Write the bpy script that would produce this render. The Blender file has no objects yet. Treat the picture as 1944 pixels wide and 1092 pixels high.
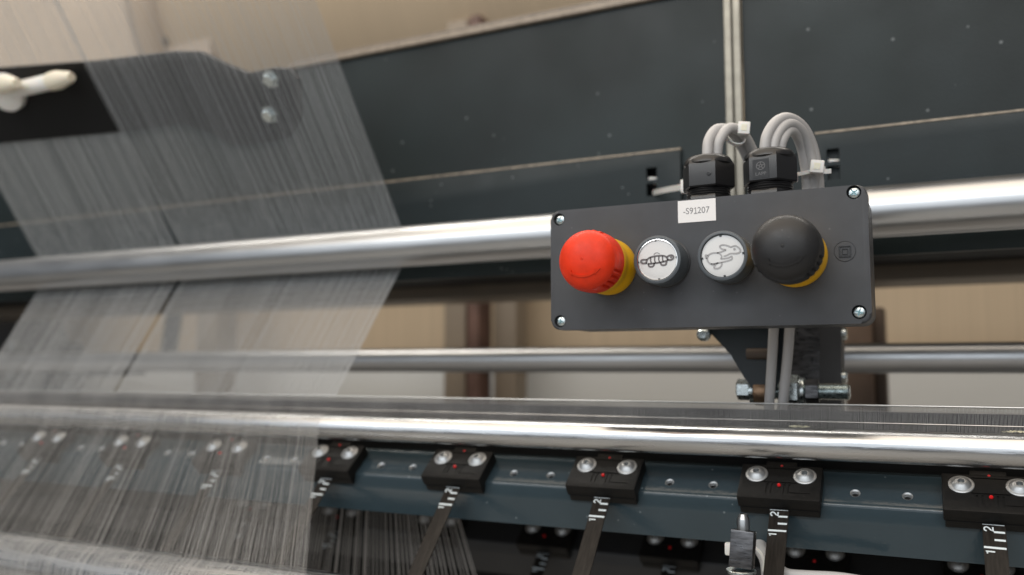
import bpy, bmesh, math, random
import numpy as np
from mathutils import Vector, Matrix
random.seed(7); rng = np.random.default_rng(7)
C = bpy.context.scene; COL = C.collection
PI = math.pi; R = math.radians

# ---------------------------------------------------------------- camera
F, CXP, CYP = 1630.0, 972.0, 546.0            # focal length and centre, in photo pixels (1944 wide)
YAW, PITCH = R(25.899), R(5.397)
FWDH = Vector((-math.sin(YAW), math.cos(YAW), 0)); RIGHT = Vector((math.cos(YAW), math.sin(YAW), 0)); UP0 = Vector((0, 0, 1))
FWD = FWDH * math.cos(PITCH) + UP0 * math.sin(PITCH); UP = -FWDH * math.sin(PITCH) + UP0 * math.cos(PITCH)
cam = bpy.data.cameras.new('camera'); co = bpy.data.objects.new('camera', cam); COL.objects.link(co)
m = Matrix((RIGHT, UP, -FWD)).transposed().to_4x4(); co.matrix_world = m
cam.sensor_width = 36; cam.lens = F / 1944 * 36; cam.clip_start = .01; cam.clip_end = 50
cam.dof.use_dof = True; cam.dof.focus_distance = .555; cam.dof.aperture_fstop = 3.7
cam.dof.aperture_blades = 9
C.camera = co
# ---------------------------------------------------------------- world, lamps, exposure
W = bpy.data.worlds.new('World'); C.world = W; W.use_nodes = True
W.node_tree.nodes['Background'].inputs[0].default_value = (.92, .95, 1, 1)
W.node_tree.nodes['Background'].inputs[1].default_value = .16
def lamp(name, loc, target, sx, sy, power, col):
    l = bpy.data.lights.new(name, 'AREA'); l.shape = 'RECTANGLE'; l.size = sx; l.size_y = sy; l.energy = power; l.color = col
    o = bpy.data.objects.new(name, l); COL.objects.link(o); o.location = loc
    o.rotation_euler = (Vector(target) - Vector(loc)).to_track_quat('-Z', 'Y').to_euler(); return o
lamp('hall_window_light', (-.5, -2.0, .95), (-.35, .7, .05), 5.0, 2.2, 35, (.88, .94, 1))
lamp('tube_light_row', (-.5, -2.0, 1.75), (-.4, .65, 0), 4.0, .26, 25, (.95, .98, 1))
lamp('ceiling_light', (-.5, -.45, 1.95), (-.48, .1, 0), 3.8, 2.3, 52, (1, .85, .68))
lamp('rear_fill_light', (-.8, 1.25, 1.75), (-.9, 1.75, .1), 3.4, .3, 33, (1, .94, .85))  # added fill lamp, brightens the beige background behind the machine
C.view_settings.view_transform = 'Standard'; C.view_settings.look = 'None'; C.view_settings.exposure = .16; C.view_settings.gamma = 1

# ---------------------------------------------------------------- helpers: placing
def ray(px, py): return FWD * F + RIGHT * (px - CXP) - UP * (py - CYP)
def atY(px, py, Y): r = ray(px, py); return r * (Y / r.y)
def atX(px, py, X): r = ray(px, py); return r * (X / r.x)
def at_plane(px, py, p, n): r = ray(px, py); n = Vector(n); return r * (Vector(p).dot(n) / r.dot(n))

# ---------------------------------------------------------------- helpers: materials
def mat(name, col, rough=.5, metal=0., var=0., vscale=60., bump=0., bscale=900., stretch=(1, 1, 1), specks=0., sscale=220., speckcol=(.55, .57, .58),
        coat=0., rvar=0., rscale=0., trans=0., spec=.5, sub=0., emit=0.):
    M = bpy.data.materials.new(name); M.use_nodes = True; nt = M.node_tree; N = nt.nodes; L = nt.links
    b = N['Principled BSDF']; b.inputs['Base Color'].default_value = (*col, 1); b.inputs['Roughness'].default_value = rough; b.inputs['Metallic'].default_value = metal
    b.inputs['Specular IOR Level'].default_value = spec
    if coat: b.inputs['Coat Weight'].default_value = coat; b.inputs['Coat Roughness'].default_value = .12
    if trans: b.inputs['Transmission Weight'].default_value = trans
    if sub: b.inputs['Subsurface Weight'].default_value = sub; b.inputs['Subsurface Scale'].default_value = .004
    tc = N.new('ShaderNodeTexCoord'); mp = N.new('ShaderNodeMapping'); mp.inputs['Scale'].default_value = stretch
    L.new(tc.outputs['Object'], mp.inputs['Vector']); vec = mp.outputs[0]
    csock = None
    def noise(scale, det=4, v=None):
        n = N.new('ShaderNodeTexNoise'); n.inputs['Scale'].default_value = scale; n.inputs['Detail'].default_value = det; L.new(v or vec, n.inputs['Vector']); return n
    if var:
        n = noise(vscale); r = N.new('ShaderNodeValToRGB')
        r.color_ramp.elements[0].position = .3; r.color_ramp.elements[1].position = .72
        r.color_ramp.elements[0].color = (*[max(0, c * (1 - var)) for c in col], 1); r.color_ramp.elements[1].color = (*[min(1, c * (1 + var)) for c in col], 1)
        L.new(n.outputs['Fac'], r.inputs[0]); csock = r.outputs[0]
    if specks:
        v = N.new('ShaderNodeTexVoronoi'); v.inputs['Scale'].default_value = sscale; v.inputs['Randomness'].default_value = 1; L.new(tc.outputs['Object'], v.inputs['Vector'])
        big = noise(sscale / 9, 2, tc.outputs['Object'])
        r = N.new('ShaderNodeValToRGB'); r.color_ramp.elements[0].position = 0.03; r.color_ramp.elements[0].color = (1, 1, 1, 1); r.color_ramp.elements[1].position = .16; r.color_ramp.elements[1].color = (0, 0, 0, 1)
        L.new(v.outputs['Distance'], r.inputs[0])
        sx = N.new('ShaderNodeSeparateColor'); L.new(v.outputs['Color'], sx.inputs[0])
        g = N.new('ShaderNodeMath'); g.operation = 'GREATER_THAN'; g.inputs[1].default_value = .8; L.new(sx.outputs[0], g.inputs[0])
        g2 = N.new('ShaderNodeMath'); g2.operation = 'GREATER_THAN'; g2.inputs[1].default_value = .5; L.new(big.outputs['Fac'], g2.inputs[0])
        m1 = N.new('ShaderNodeMath'); m1.operation = 'MULTIPLY'; L.new(r.outputs[0], m1.inputs[0]); L.new(g.outputs[0], m1.inputs[1])
        m2 = N.new('ShaderNodeMath'); m2.operation = 'MULTIPLY'; L.new(m1.outputs[0], m2.inputs[0]); L.new(g2.outputs[0], m2.inputs[1])
        m3 = N.new('ShaderNodeMath'); m3.operation = 'MULTIPLY'; m3.inputs[1].default_value = specks; L.new(m2.outputs[0], m3.inputs[0])
        mx = N.new('ShaderNodeMix'); mx.data_type = 'RGBA'; L.new(m3.outputs[0], mx.inputs[0]); mx.inputs[7].default_value = (*speckcol, 1)
        if csock: L.new(csock, mx.inputs[6])
        else: mx.inputs[6].default_value = (*col, 1)
        csock = mx.outputs[2]
    if csock: L.new(csock, b.inputs['Base Color'])
    if rvar:
        n = noise(rscale or vscale * 1.7, 5); mr = N.new('ShaderNodeMapRange'); mr.inputs[1].default_value = .3; mr.inputs[2].default_value = .7
        mr.inputs[3].default_value = max(.02, rough - rvar); mr.inputs[4].default_value = rough + rvar; L.new(n.outputs['Fac'], mr.inputs[0]); L.new(mr.outputs[0], b.inputs['Roughness'])
    if bump:
        n = noise(bscale, 3); bp = N.new('ShaderNodeBump'); bp.inputs['Strength'].default_value = bump; bp.inputs['Distance'].default_value = .0004
        L.new(n.outputs['Fac'], bp.inputs['Height']); L.new(bp.outputs[0], b.inputs['Normal'])
    if emit: b.inputs['Emission Color'].default_value = (*col, 1); b.inputs['Emission Strength'].default_value = emit
    return M
BOX = mat('dark_grey_enclosure_plastic', (.054, .057, .063), .44, spec=.4, var=.1, vscale=60, bump=.22, bscale=2600, specks=.35, sscale=190, speckcol=(.22, .22, .22), rvar=.09, rscale=45)
BLACKP = mat('black_gland_plastic', (.013, .013, .014), .3, bump=.08, bscale=1500, specks=.25, sscale=500)
CLAMP = mat('black_clamp_plastic', (.008, .0076, .0072), .46, var=.3, vscale=300, bump=.3, bscale=1300, specks=.4, sscale=420, speckcol=(.2, .19, .18), spec=.22)
RED = mat('red_mushroom_plastic', (.74, .036, .006), .46, spec=.32, bump=.1, bscale=1800, var=.1, vscale=160, sub=.05, rvar=.1, rscale=110)
YEL = mat('yellow_collar_plastic', (.96, .52, .0), .35, bump=.06, bscale=1500)
BLK = mat('black_mushroom_plastic', (.016, .016, .017), .42, spec=.42, bump=.12, bscale=1900, specks=.35, sscale=260, speckcol=(.2, .2, .2), rvar=.08, rscale=110)
RING = mat('slate_ring_plastic', (.075, .088, .1), .4, bump=.1, bscale=2000)
WHITEP = mat('white_plastic', (.8, .8, .79), .35)
LENS = mat('white_lens', (.68, .69, .69), .14, coat=.25)
SILV = mat('silver_rim', (.8, .8, .8), .15, 1)
INKG = mat('grey_legend_print', (.36, .36, .37), .5)
INKD = mat('dark_legend_print', (.13, .12, .125), .5)
INKT = mat('label_print', (.2, .2, .21), .6)
PAPER = mat('label_paper', (.82, .82, .82), .55, bump=.05)
ZINC = mat('zinc_plated_steel', (.66, .72, .72), .27, 1, var=.18, vscale=250, bump=.15, bscale=700, rvar=.1)
ZINCB = mat('blue_passivated_recess', (.22, .36, .38), .35, 1)
SCREW = mat('satin_screw_steel', (.62, .63, .63), .5, 1, bump=.12, bscale=1800)
SOCK = mat('socket_steel', (.42, .43, .43), .3, 1)
CHROME = mat('brushed_chrome_rod', (.53, .54, .55), .33, 1, var=.07, vscale=40, stretch=(.25, 1, 1), bump=.03, bscale=260, rvar=.05)
CHROMEF = mat('scratched_chrome_rod', (.58, .59, .6), .26, 1, var=.12, vscale=120, stretch=(.08, 1, 1), bump=.5, bscale=360, rvar=.1)
STEELN = mat('needle_steel', (.5, .475, .45), .38, 1, var=.2, vscale=30)
PLATE = mat('blue_grey_painted_plate', (.0085, .0150, .0160), .42, spec=.28, rvar=.08, var=.3, vscale=7, bump=.22, bscale=420, specks=.75, sscale=85, speckcol=(.22, .24, .25))
PLATE2 = mat('blue_grey_painted_flange', (.0085, .0155, .0175), .42, spec=.28, rvar=.05, var=.12, vscale=20, bump=.22, bscale=420, specks=.95, sscale=150, speckcol=(.3, .33, .35))
EDGEP = mat('bare_plate_edge', (.32, .27, .21), .5, .3, var=.35, vscale=160, bump=.5, bscale=400)  # pale tone paints in the lit top edge of the flanges
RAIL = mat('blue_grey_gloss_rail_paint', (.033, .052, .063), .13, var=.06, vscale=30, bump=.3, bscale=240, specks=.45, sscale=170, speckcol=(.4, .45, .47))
DARK = mat('black_machine_paint', (.004, .0042, .0045), .6, bump=.1, bscale=300, spec=.25)
DECK = mat('grey_deck_paint', (.28, .27, .26), .5, var=.1, vscale=12)  # unseen pale top, brightens the reflections under the chrome rod
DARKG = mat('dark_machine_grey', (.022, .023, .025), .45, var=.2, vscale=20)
GREYB = mat('grey_beam_paint', (.25, .21, .165), .5, var=.1, vscale=8)
BRACK = mat('dark_blue_bracket_paint', (.012, .02, .025), .4, bump=.15, bscale=400)
CABLE = mat('grey_cable_sheath', (.47, .46, .455), .45, var=.04, vscale=40, bump=.05)
CABLEW = mat('pale_cable_sheath', (.5, .5, .5), .45)
TIE = mat('white_nylon', (.78, .77, .74), .38, sub=.1)
IVORY = mat('ivory_nylon', (.83, .82, .78), .32, sub=.15)
IVORYT = mat('ivory_nylon_tip', (.8, .74, .6), .32, sub=.15)
STRIP = mat('black_tape_strip', (.018, .0155, .0135), .45, var=.45, vscale=220, stretch=(2.5, .3, 1), bump=.35, bscale=700, specks=.7, sscale=330, speckcol=(.16, .15, .13), rvar=.1, spec=.2)
MARK = mat('white_scale_print', (.72, .8, .84), .5)
DOT = mat('red_marker_plastic', (.75, .01, .012), .3)
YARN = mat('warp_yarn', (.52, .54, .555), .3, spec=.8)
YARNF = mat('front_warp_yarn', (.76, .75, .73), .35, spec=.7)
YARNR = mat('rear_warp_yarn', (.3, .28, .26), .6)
COPPER = mat('knurled_bronze', (.42, .27, .17), .4, .8, bump=.8, bscale=600)
BROWND = mat('dark_brown_paint', (.09, .065, .05), .6)
BROWNB = mat('rust_brown_paint', (.24, .165, .12), .6, var=.2, vscale=20)
MAROON = mat('dark_red_post', (.13, .075, .06), .6, var=.4, vscale=30)
BEIGEW = mat('beige_wall', (.47, .385, .285), .8, var=.05, vscale=3)
PINKP = mat('beige_side_panel', (.44, .37, .30), .6, var=.04, vscale=6)
GREYW = mat('pale_grey_wall', (.7, .73, .74), .8, var=.04, vscale=3)
FLOORM = mat('grey_floor', (.36, .345, .32), .5, var=.1, vscale=2)
TRIM = mat('beige_trim_paint', (.3, .25, .2), .5, var=.2, vscale=120, bump=.3, bscale=400)
GALV = mat('galvanised_steel', (.33, .315, .27), .5, .6, var=.2, vscale=60, bump=.2, bscale=500)
STEELB = mat('scratched_mill_steel', (.11, .11, .115), .33, .9, var=.5, vscale=300, stretch=(.3, 2, 1), bump=.4, bscale=600, rvar=.12)
LINT = mat('cream_lint', (.72, .68, .52), .9)
def yarn_mat(name, col, freq):
    M = mat(name, col, .7, var=.05, vscale=3); nt = M.node_tree; N = nt.nodes; L = nt.links; b = N['Principled BSDF']
    src = b.inputs['Base Color'].links[0].from_socket
    tc = N.new('ShaderNodeTexCoord'); mp = N.new('ShaderNodeMapping'); mp.inputs['Scale'].default_value = (freq, .4, .4)
    n = N.new('ShaderNodeTexNoise'); n.inputs['Scale'].default_value = 1; n.inputs['Detail'].default_value = 3
    L.new(tc.outputs['Object'], mp.inputs[0]); L.new(mp.outputs[0], n.inputs['Vector'])
    mr = N.new('ShaderNodeMapRange'); mr.inputs[1].default_value = .25; mr.inputs[2].default_value = .75; mr.inputs[3].default_value = .9; mr.inputs[4].default_value = 1.05; L.new(n.outputs['Fac'], mr.inputs[0])
    mx = N.new('ShaderNodeMix'); mx.data_type = 'RGBA'; mx.blend_type = 'MULTIPLY'; mx.inputs[0].default_value = 1
    L.new(src, mx.inputs[6]); L.new(mr.outputs[0], mx.inputs[7]); L.new(mx.outputs[2], b.inputs['Base Color']); return M
BEAMY = yarn_mat('beige_beam_yarn', (.55, .44, .31), 160)

# ---------------------------------------------------------------- helpers: meshes
def finish(bm, angle=32):
    bmesh.ops.recalc_face_normals(bm, faces=bm.faces[:])
    for f in bm.faces: f.smooth = True
    for e in bm.edges:
        if len(e.link_faces) == 2 and e.calc_face_angle(0) > R(angle): e.smooth = False
    me = bpy.data.meshes.new('mesh'); bm.to_mesh(me); bm.free(); return me
def link(name, me, M, parent=None, loc=(0, 0, 0), rot=(0, 0, 0)):
    me.name = name; o = bpy.data.objects.new(name, me); COL.objects.link(o); me.materials.clear(); me.materials.append(M)
    o.location = loc; o.rotation_euler = rot
    if parent: o.parent = parent
    return o
def obj(name, bm, M, parent=None, loc=(0, 0, 0), rot=(0, 0, 0), angle=32): return link(name, finish(bm, angle), M, parent, loc, rot)
def tag(o, label, cat, group=None, kind=None):
    if label: o['label'] = label
    if cat: o['category'] = cat
    if group: o['group'] = group
    if kind: o['kind'] = kind
    return o
def thing(name, label, cat, loc=(0, 0, 0), rot=(0, 0, 0), group=None):
    o = bpy.data.objects.new(name, None); COL.objects.link(o); o.location = loc; o.rotation_euler = rot; o.empty_display_size = .02
    return tag(o, label, cat, group)
def dup(root, loc, rot=None, label=None):
    def cp(o, par):
        c = o.copy(); COL.objects.link(c)
        if par: c.parent = par
        for k in [x for x in bpy.data.objects if x.parent == o]: cp(k, c)
        return c
    c = cp(root, None); c.location = loc
    if rot: c.rotation_euler = rot
    if label: c['label'] = label
    return c
def box(bm, c, s, rot=None, bev=0, seg=2):
    r = bmesh.ops.create_cube(bm, size=1); vs = r['verts']
    for v in vs: v.co = Vector((v.co.x * s[0], v.co.y * s[1], v.co.z * s[2]))
    if bev:
        es = list({e for v in vs for e in v.link_edges}); rr = bmesh.ops.bevel(bm, geom=es, offset=bev, segments=seg, affect='EDGES', profile=.6)
        vs = list({v for f in rr['faces'] for v in f.verts} | {v for v in vs if v.is_valid})
    M = Matrix.Translation(Vector(c)) @ (rot.to_4x4() if rot else Matrix())
    bmesh.ops.transform(bm, matrix=M, verts=vs); return bm
def bx(c, s, rot=None, bev=0, seg=2): return box(bmesh.new(), c, s, rot, bev, seg)
def lathe(bm, prof, n=48, axis='Y', off=(0, 0, 0), rfun=None):
    """prof: list of (radius, height); axis -Y means heights grow towards -Y"""
    rings = []
    for i, (r, h) in enumerate(prof):
        ring = []
        if r <= 1e-7:
            ring = [bm.verts.new((0, 0, h))]
        else:
            for k in range(n):
                a = 2 * PI * k / n; rr = r * (rfun(a, i) if rfun else 1); ring.append(bm.verts.new((rr * math.cos(a), rr * math.sin(a), h)))
        rings.append(ring)
    for a, b in zip(rings, rings[1:]):
        for k in range(n):
            k2 = (k + 1) % n
            if len(a) == 1 and len(b) == 1: continue
            if len(a) == 1: bm.faces.new((a[0], b[k2], b[k]))
            elif len(b) == 1: bm.faces.new((a[k], a[k2], b[0]))
            else: bm.faces.new((a[k], a[k2], b[k2], b[k]))
    for ring, fl in ((rings[0], 1), (rings[-1], 0)):
        if len(ring) > 1: bm.faces.new(ring[::-1] if fl else ring)
    T = {'Z': Matrix(), 'Y': Matrix.Rotation(R(90), 4, 'X'), 'X': Matrix.Rotation(R(90), 4, 'Y')}[axis]   # 'Y': heights go to -Y ; 'X': heights go to +X
    vs = [v for r in rings for v in r]
    bmesh.ops.transform(bm, matrix=Matrix.Translation(Vector(off)) @ T, verts=vs); return bm
def LA(prof, n=48, axis='Y', off=(0, 0, 0), rfun=None): return lathe(bmesh.new(), prof, n, axis, off, rfun)
def prism(bm, pts, vec):
    a = [bm.verts.new(p) for p in pts]; b = [bm.verts.new(Vector(p) + Vector(vec)) for p in pts]; n = len(a)
    bm.faces.new(a); bm.faces.new(b[::-1])
    for i in range(n): bm.faces.new((a[i], b[i], b[(i + 1) % n], a[(i + 1) % n]))
    return bm
def smooth_path(pts, n=8):
    pts = [Vector(p) for p in pts]; P = [2 * pts[0] - pts[1]] + pts + [2 * pts[-1] - pts[-2]]; out = []
    for i in range(1, len(P) - 2):
        for k in range(n):
            t = k / n; a, b, c, d = P[i - 1], P[i], P[i + 1], P[i + 2]
            out.append(.5 * ((2 * b) + (c - a) * t + (2 * a - 5 * b + 4 * c - d) * t * t + (3 * b - a - 3 * c + d) * t ** 3))
    out.append(pts[-1]); return out
def tube(bm, path, r, n=10, flat=None):
    path = [Vector(p) for p in path]; rings = []; nrm = None
    for i, p in enumerate(path):
        d = (path[min(i + 1, len(path) - 1)] - path[max(i - 1, 0)]).normalized()
        if nrm is None: nrm = d.cross(Vector((.3, .9, .2))).normalized()
        nrm = (nrm - d * nrm.dot(d)).normalized(); bn = d.cross(nrm); rr = r[i] if isinstance(r, (list, tuple)) else r
        if flat: rings.append([bm.verts.new(p + nrm * (flat[0] * sx) + bn * (flat[1] * sy)) for sx, sy in ((1, 1), (-1, 1), (-1, -1), (1, -1))])
        else: rings.append([bm.verts.new(p + (nrm * math.cos(2 * PI * k / n) + bn * math.sin(2 * PI * k / n)) * rr) for k in range(n)])
    for a, b in zip(rings, rings[1:]):
        for k in range(len(a)): bm.faces.new((a[k], a[(k + 1) % len(a)], b[(k + 1) % len(a)], b[k]))
    bm.faces.new(rings[0][::-1]); bm.faces.new(rings[-1]); return bm
def rounded(w, h, r, n=7):
    out = []
    for cx, cz, a0 in ((w / 2 - r, h / 2 - r, 0), (-w / 2 + r, h / 2 - r, 90), (-w / 2 + r, -h / 2 + r, 180), (w / 2 - r, -h / 2 + r, 270)):
        for k in range(n + 1):
            a = R(a0 + 90 * k / n); out.append((cx + r * math.cos(a), cz + r * math.sin(a)))
    return out
def slab(w, h, r, y0, y1, bev=0, seg=3):
    """rounded rectangle in XZ, from y0 (front) to y1 (back), the front edge rounded"""
    bm = bmesh.new(); o = rounded(w, h, r); prism(bm, [(x, y0, z) for x, z in o], (0, y1 - y0, 0))
    if bev:
        es = [e for e in bm.edges if all(abs(v.co.y - y0) < 1e-7 for v in e.verts)]; bmesh.ops.bevel(bm, geom=es, offset=bev, segments=seg, affect='EDGES', profile=.5)
    return bm
def boolean(o, cutters):
    """subtract closed cutter bmeshes from object o one after another (mesh baked)"""
    par = o.parent; o.parent = None; lw, rw = o.location.copy(), o.rotation_euler.copy(); o.location = (0, 0, 0); o.rotation_euler = (0, 0, 0)
    M = o.data.materials[0]
    for bm in cutters:
        bmesh.ops.recalc_face_normals(bm, faces=bm.faces[:])
        me = bpy.data.meshes.new('cut'); bm.to_mesh(me); bm.free(); c = bpy.data.objects.new('cut', me); COL.objects.link(c)
        md = o.modifiers.new('b', 'BOOLEAN'); md.object = c; md.operation = 'DIFFERENCE'; md.solver = 'EXACT'
        bpy.context.view_layer.update(); new = bpy.data.meshes.new_from_object(o.evaluated_get(bpy.context.evaluated_depsgraph_get()))
        o.modifiers.clear()
        if len(new.polygons) > 3: old = o.data; o.data = new; bpy.data.meshes.remove(old)
        else: print('boolean failed on', o.name); bpy.data.meshes.remove(new)
        bpy.data.objects.remove(c); bpy.data.meshes.remove(me)
    o.location, o.rotation_euler = lw, rw; o.parent = par
    bm = bmesh.new(); bm.from_mesh(o.data); me2 = finish(bm); me2.name = o.name; me2.materials.append(M); old = o.data; o.data = me2; bpy.data.meshes.remove(old)
def stroke(bm, pts, w, th=.0002, closed=False):
    """flat printed line in the XZ plane, front face at -Y"""
    pts = [Vector((p[0], 0, p[1])) for p in pts]; n = len(pts); L_, R_ = [], []
    for i, p in enumerate(pts):
        a = pts[(i - 1) % n] if (closed or i) else p; b = pts[(i + 1) % n] if (closed or i < n - 1) else p
        d = (b - a).normalized(); q = Vector((-d.z, 0, d.x)) * w / 2; L_.append(p + q); R_.append(p - q)
    f = [[bm.verts.new(v + Vector((0, -th, 0))) for v in s] for s in (L_, R_)]; g = [[bm.verts.new(v) for v in s] for s in (L_, R_)]
    for i in range(n if closed else n - 1):
        j = (i + 1) % n
        bm.faces.new((f[0][i], f[0][j], f[1][j], f[1][i])); bm.faces.new((f[0][i], g[0][i], g[0][j], f[0][j])); bm.faces.new((f[1][i], f[1][j], g[1][j], g[1][i]))
    return bm
def circ(cx, cz, r, n=24, a0=0, a1=360): return [(cx + r * math.cos(R(a0 + (a1 - a0) * k / n)), cz + r * math.sin(R(a0 + (a1 - a0) * k / n))) for k in range(n + (0 if a1 - a0 == 360 else 1))]
def spl(pts, closed=False, n=5):
    p = [Vector((a, b, 0)) for a, b in pts]
    if closed: q = smooth_path([p[-1]] + p + [p[0], p[1]], n)[n:-n - 1 - 0]; q = q[:len(p) * n]
    else: q = smooth_path(p, n)
    return [(v.x, v.y) for v in q]
def text(s, size, depth=.0001):
    cu = bpy.data.curves.new('t', 'FONT'); cu.body = s; cu.size = size; cu.extrude = depth; cu.align_x = 'CENTER'; cu.align_y = 'CENTER'
    o = bpy.data.objects.new('t', cu); COL.objects.link(o); bpy.context.view_layer.update()
    me = bpy.data.meshes.new_from_object(o.evaluated_get(bpy.context.evaluated_depsgraph_get())); bpy.data.objects.remove(o); bpy.data.curves.remove(cu); return me
def glyph(ch, h, w, th=.0001):
    """a numeral drawn as strokes in XZ, centred, h tall"""
    bm = bmesh.new()
    if ch == '1': P = [[(-.22, .27), (.06, .5), (.06, -.5)]]
    else: P = [[(-.3, .24), (-.2, .43), (0, .5), (.2, .43), (.29, .24), (.2, .02), (-.1, -.22), (-.3, -.46), (.32, -.46)]]
    for p in P: stroke(bm, [(a * h, b * h) for a, b in p], w, th)
    return bm
def threads(name, paths, rad, M, sides=3):
    """many yarns joined into one mesh; paths: array (n, k, 3); rad: array (n,)"""
    P = np.asarray(paths, float); n, k, _ = P.shape; rad = np.broadcast_to(np.asarray(rad, float), (n,))
    d = np.gradient(P, axis=1); d /= np.linalg.norm(d, axis=2, keepdims=True); e1 = np.zeros_like(d); e1[..., 0] = 1
    e1 -= d * (e1 * d).sum(2, keepdims=True); e1 /= np.linalg.norm(e1, axis=2, keepdims=True); e2 = np.cross(d, e1)
    ang = np.arange(sides) * 2 * np.pi / sides + .5
    V = P[:, :, None, :] + rad[:, None, None, None] * (e1[:, :, None, :] * np.cos(ang)[None, None, :, None] + e2[:, :, None, :] * np.sin(ang)[None, None, :, None])
    idx = np.arange(n * k * sides).reshape(n, k, sides); a = idx[:, :-1]; b = idx[:, 1:]
    Fc = np.stack([a, np.roll(a, -1, 2), np.roll(b, -1, 2), b], -1).reshape(-1, 4)
    me = bpy.data.meshes.new(name); me.vertices.add(n * k * sides); me.vertices.foreach_set('co', V.reshape(-1))
    me.loops.add(len(Fc) * 4); me.loops.foreach_set('vertex_index', Fc.reshape(-1).astype(np.int32)); me.polygons.add(len(Fc))
    me.polygons.foreach_set('loop_start', np.arange(0, len(Fc) * 4, 4, dtype=np.int32)); me.polygons.foreach_set('use_smooth', np.ones(len(Fc), bool))
    me.update(calc_edges=True); me.validate(); return link(name, me, M)

# ================================================================ setting
f = obj('floor', bx((-.5, 1.2, -.92), (14, 12, .04)), FLOORM); tag(f, None, None, kind='structure')
w = obj('back_wall', bx((-1.5, 3.02, .9), (14, .1, 3.6)), GREYW); tag(w, None, None, kind='structure')

# ================================================================ background machine parts
def plane_poly(name, pix, Y, th, M, parent=None): return obj(name, prism(bmesh.new(), [atY(x, y, Y) for x, y in pix], (0, th, 0)), M, parent)
yb = thing('yarn_beam', 'upper beige yarn beam above the dark cover plate, wound with fine yarn', 'yarn beam', (-.9, 1.75, .95))
obj('winding', LA([(.46, -.62), (.46, 1.4)], 96, 'X'), BEAMY, yb)
obj('flange', LA([(.06, -.64), (.53, -.64), (.53, -.62), (.06, -.62)], 96, 'X'), PINKP, yb)
yb2 = obj('yarn_panel', bx((-.6, 1.55, .34), (5, .03, .68), bev=.002), BEAMY); tag(yb2, 'beige yarn covered panel seen between the two chrome rods', 'panel')
sp = thing('machine_cabinet', 'beige cabinet side dotted with bolt heads behind the white peg holder', 'cabinet', atY(150, 60, 1.35))
o = plane_poly('panel', [(-320, -160), (400, -160), (400, 320), (-320, 320)], 1.35, .02, PINKP); o.parent = sp; o.location = -sp.location
for x, y in ((298, 18), (338, 48), (278, 74), (316, 78), (352, 30), (258, 40)):
    p = atY(x, y, 1.348); obj('bolt', LA([(.011, 0), (.011, .006), (.007, .009), (0, .009)], 12, 'Y'), DARKG, sp, p - sp.location)
db = obj('black_beam', bx((-.6, 1.03, .1415), (4, .14, .047), bev=.004), DARK); tag(db, 'long black bar for the shade under the thick chrome rod', 'beam')  # dark bar stands in for the shaded underside below the rod
gb = obj('grey_beam', bx((-.6, 1.12, .1115), (4, .1, .022), bev=.003), GREYB); tag(gb, 'narrow grey beam directly under the long black shade bar', 'beam')
bw = obj('lower_wall_panel', bx((-.6, 1.552, -.306), (5, .03, .6)), GREYW); tag(bw, 'pale grey wall panel below the lower chrome rod', 'panel')
pr = thing('machine_post', 'blurred post with dark red stripe behind the lower chrome rod', 'post', atY(905, 640, 1.4))
obj('upright', bx((-.03, 0, -.0), (.045, .06, 1.2), bev=.004), GREYB, pr); obj('red_stripe', bx((.012, -.012, 0), (.024, .05, 1.2), bev=.004), MAROON, pr)
obj('rear_edge', bx((.055, .03, 0), (.045, .05, 1.2), bev=.004), GREYB, pr)
pr = thing('machine_post', 'rust brown post to the lower right of the control box', 'post', atY(1632, 690, 1.25))
obj('upright', bx((0, 0, -.2), (.035, .05, .55), bev=.004), BROWNB, pr); obj('dark_edge', bx((.025, .02, -.2), (.016, .05, .55), bev=.004), BROWND, pr)
pr = thing('machine_post', 'blurred grey brown post behind the crossing yarns', 'post', atY(412, 620, 1.4))
obj('upright', bx((0, 0, .0), (.06, .06, .5), bev=.004), GREYB, pr); obj('foot', bx((.01, 0, -.3), (.16, .09, .12), bev=.006), GREYB, pr)
pr = obj('support_leg', bx(atY(326, 630, 1.38), (.022, .03, .12), Matrix.Rotation(R(9), 3, 'Y'), bev=.003), DARKG); tag(pr, 'thin slanted dark leg behind the crossing yarns', 'leg')
lb = thing('side_bracket', 'dark machine bracket with two bolts behind the yarns at left', 'bracket', atY(20, 690, 1.2))
o = plane_poly('bracket_plate', [(-260, 600), (85, 590), (95, 640), (128, 655), (128, 672), (245, 678), (245, 712), (128, 716), (115, 760), (-260, 900)], 1.2, .04, DARKG); o.parent = lb; o.location = -lb.location
for x, y in ((32, 656), (29, 711)):
    obj('bolt', LA([(.012, 0), (.012, .008), (.009, .011), (0, .011)], 6, 'Y'), ZINC, lb, atY(x, y, 1.198) - lb.location)
bp = obj('black_pillar', bx((-2.05, 1.3, .1), (.4, .1, 1.0), bev=.01), DARK); tag(bp, 'black pillar at the far left beyond the yarns', 'pillar')
shroud = thing('machine_bed', 'black light-blocking bed below the needle bar', 'machine bed', (-.6, .8, -.3))  # added black box that shuts stray light out below the needles
obj('deck', bx((0, .03, .2535), (4, .26, .006)), DECK, shroud); obj('rear_wall', bx((0, .148, .05), (4, .03, .4)), DARK, shroud); obj('front_wall', bx((0, -.09, .212), (4, .02, .07)), DARK, shroud)

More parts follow.
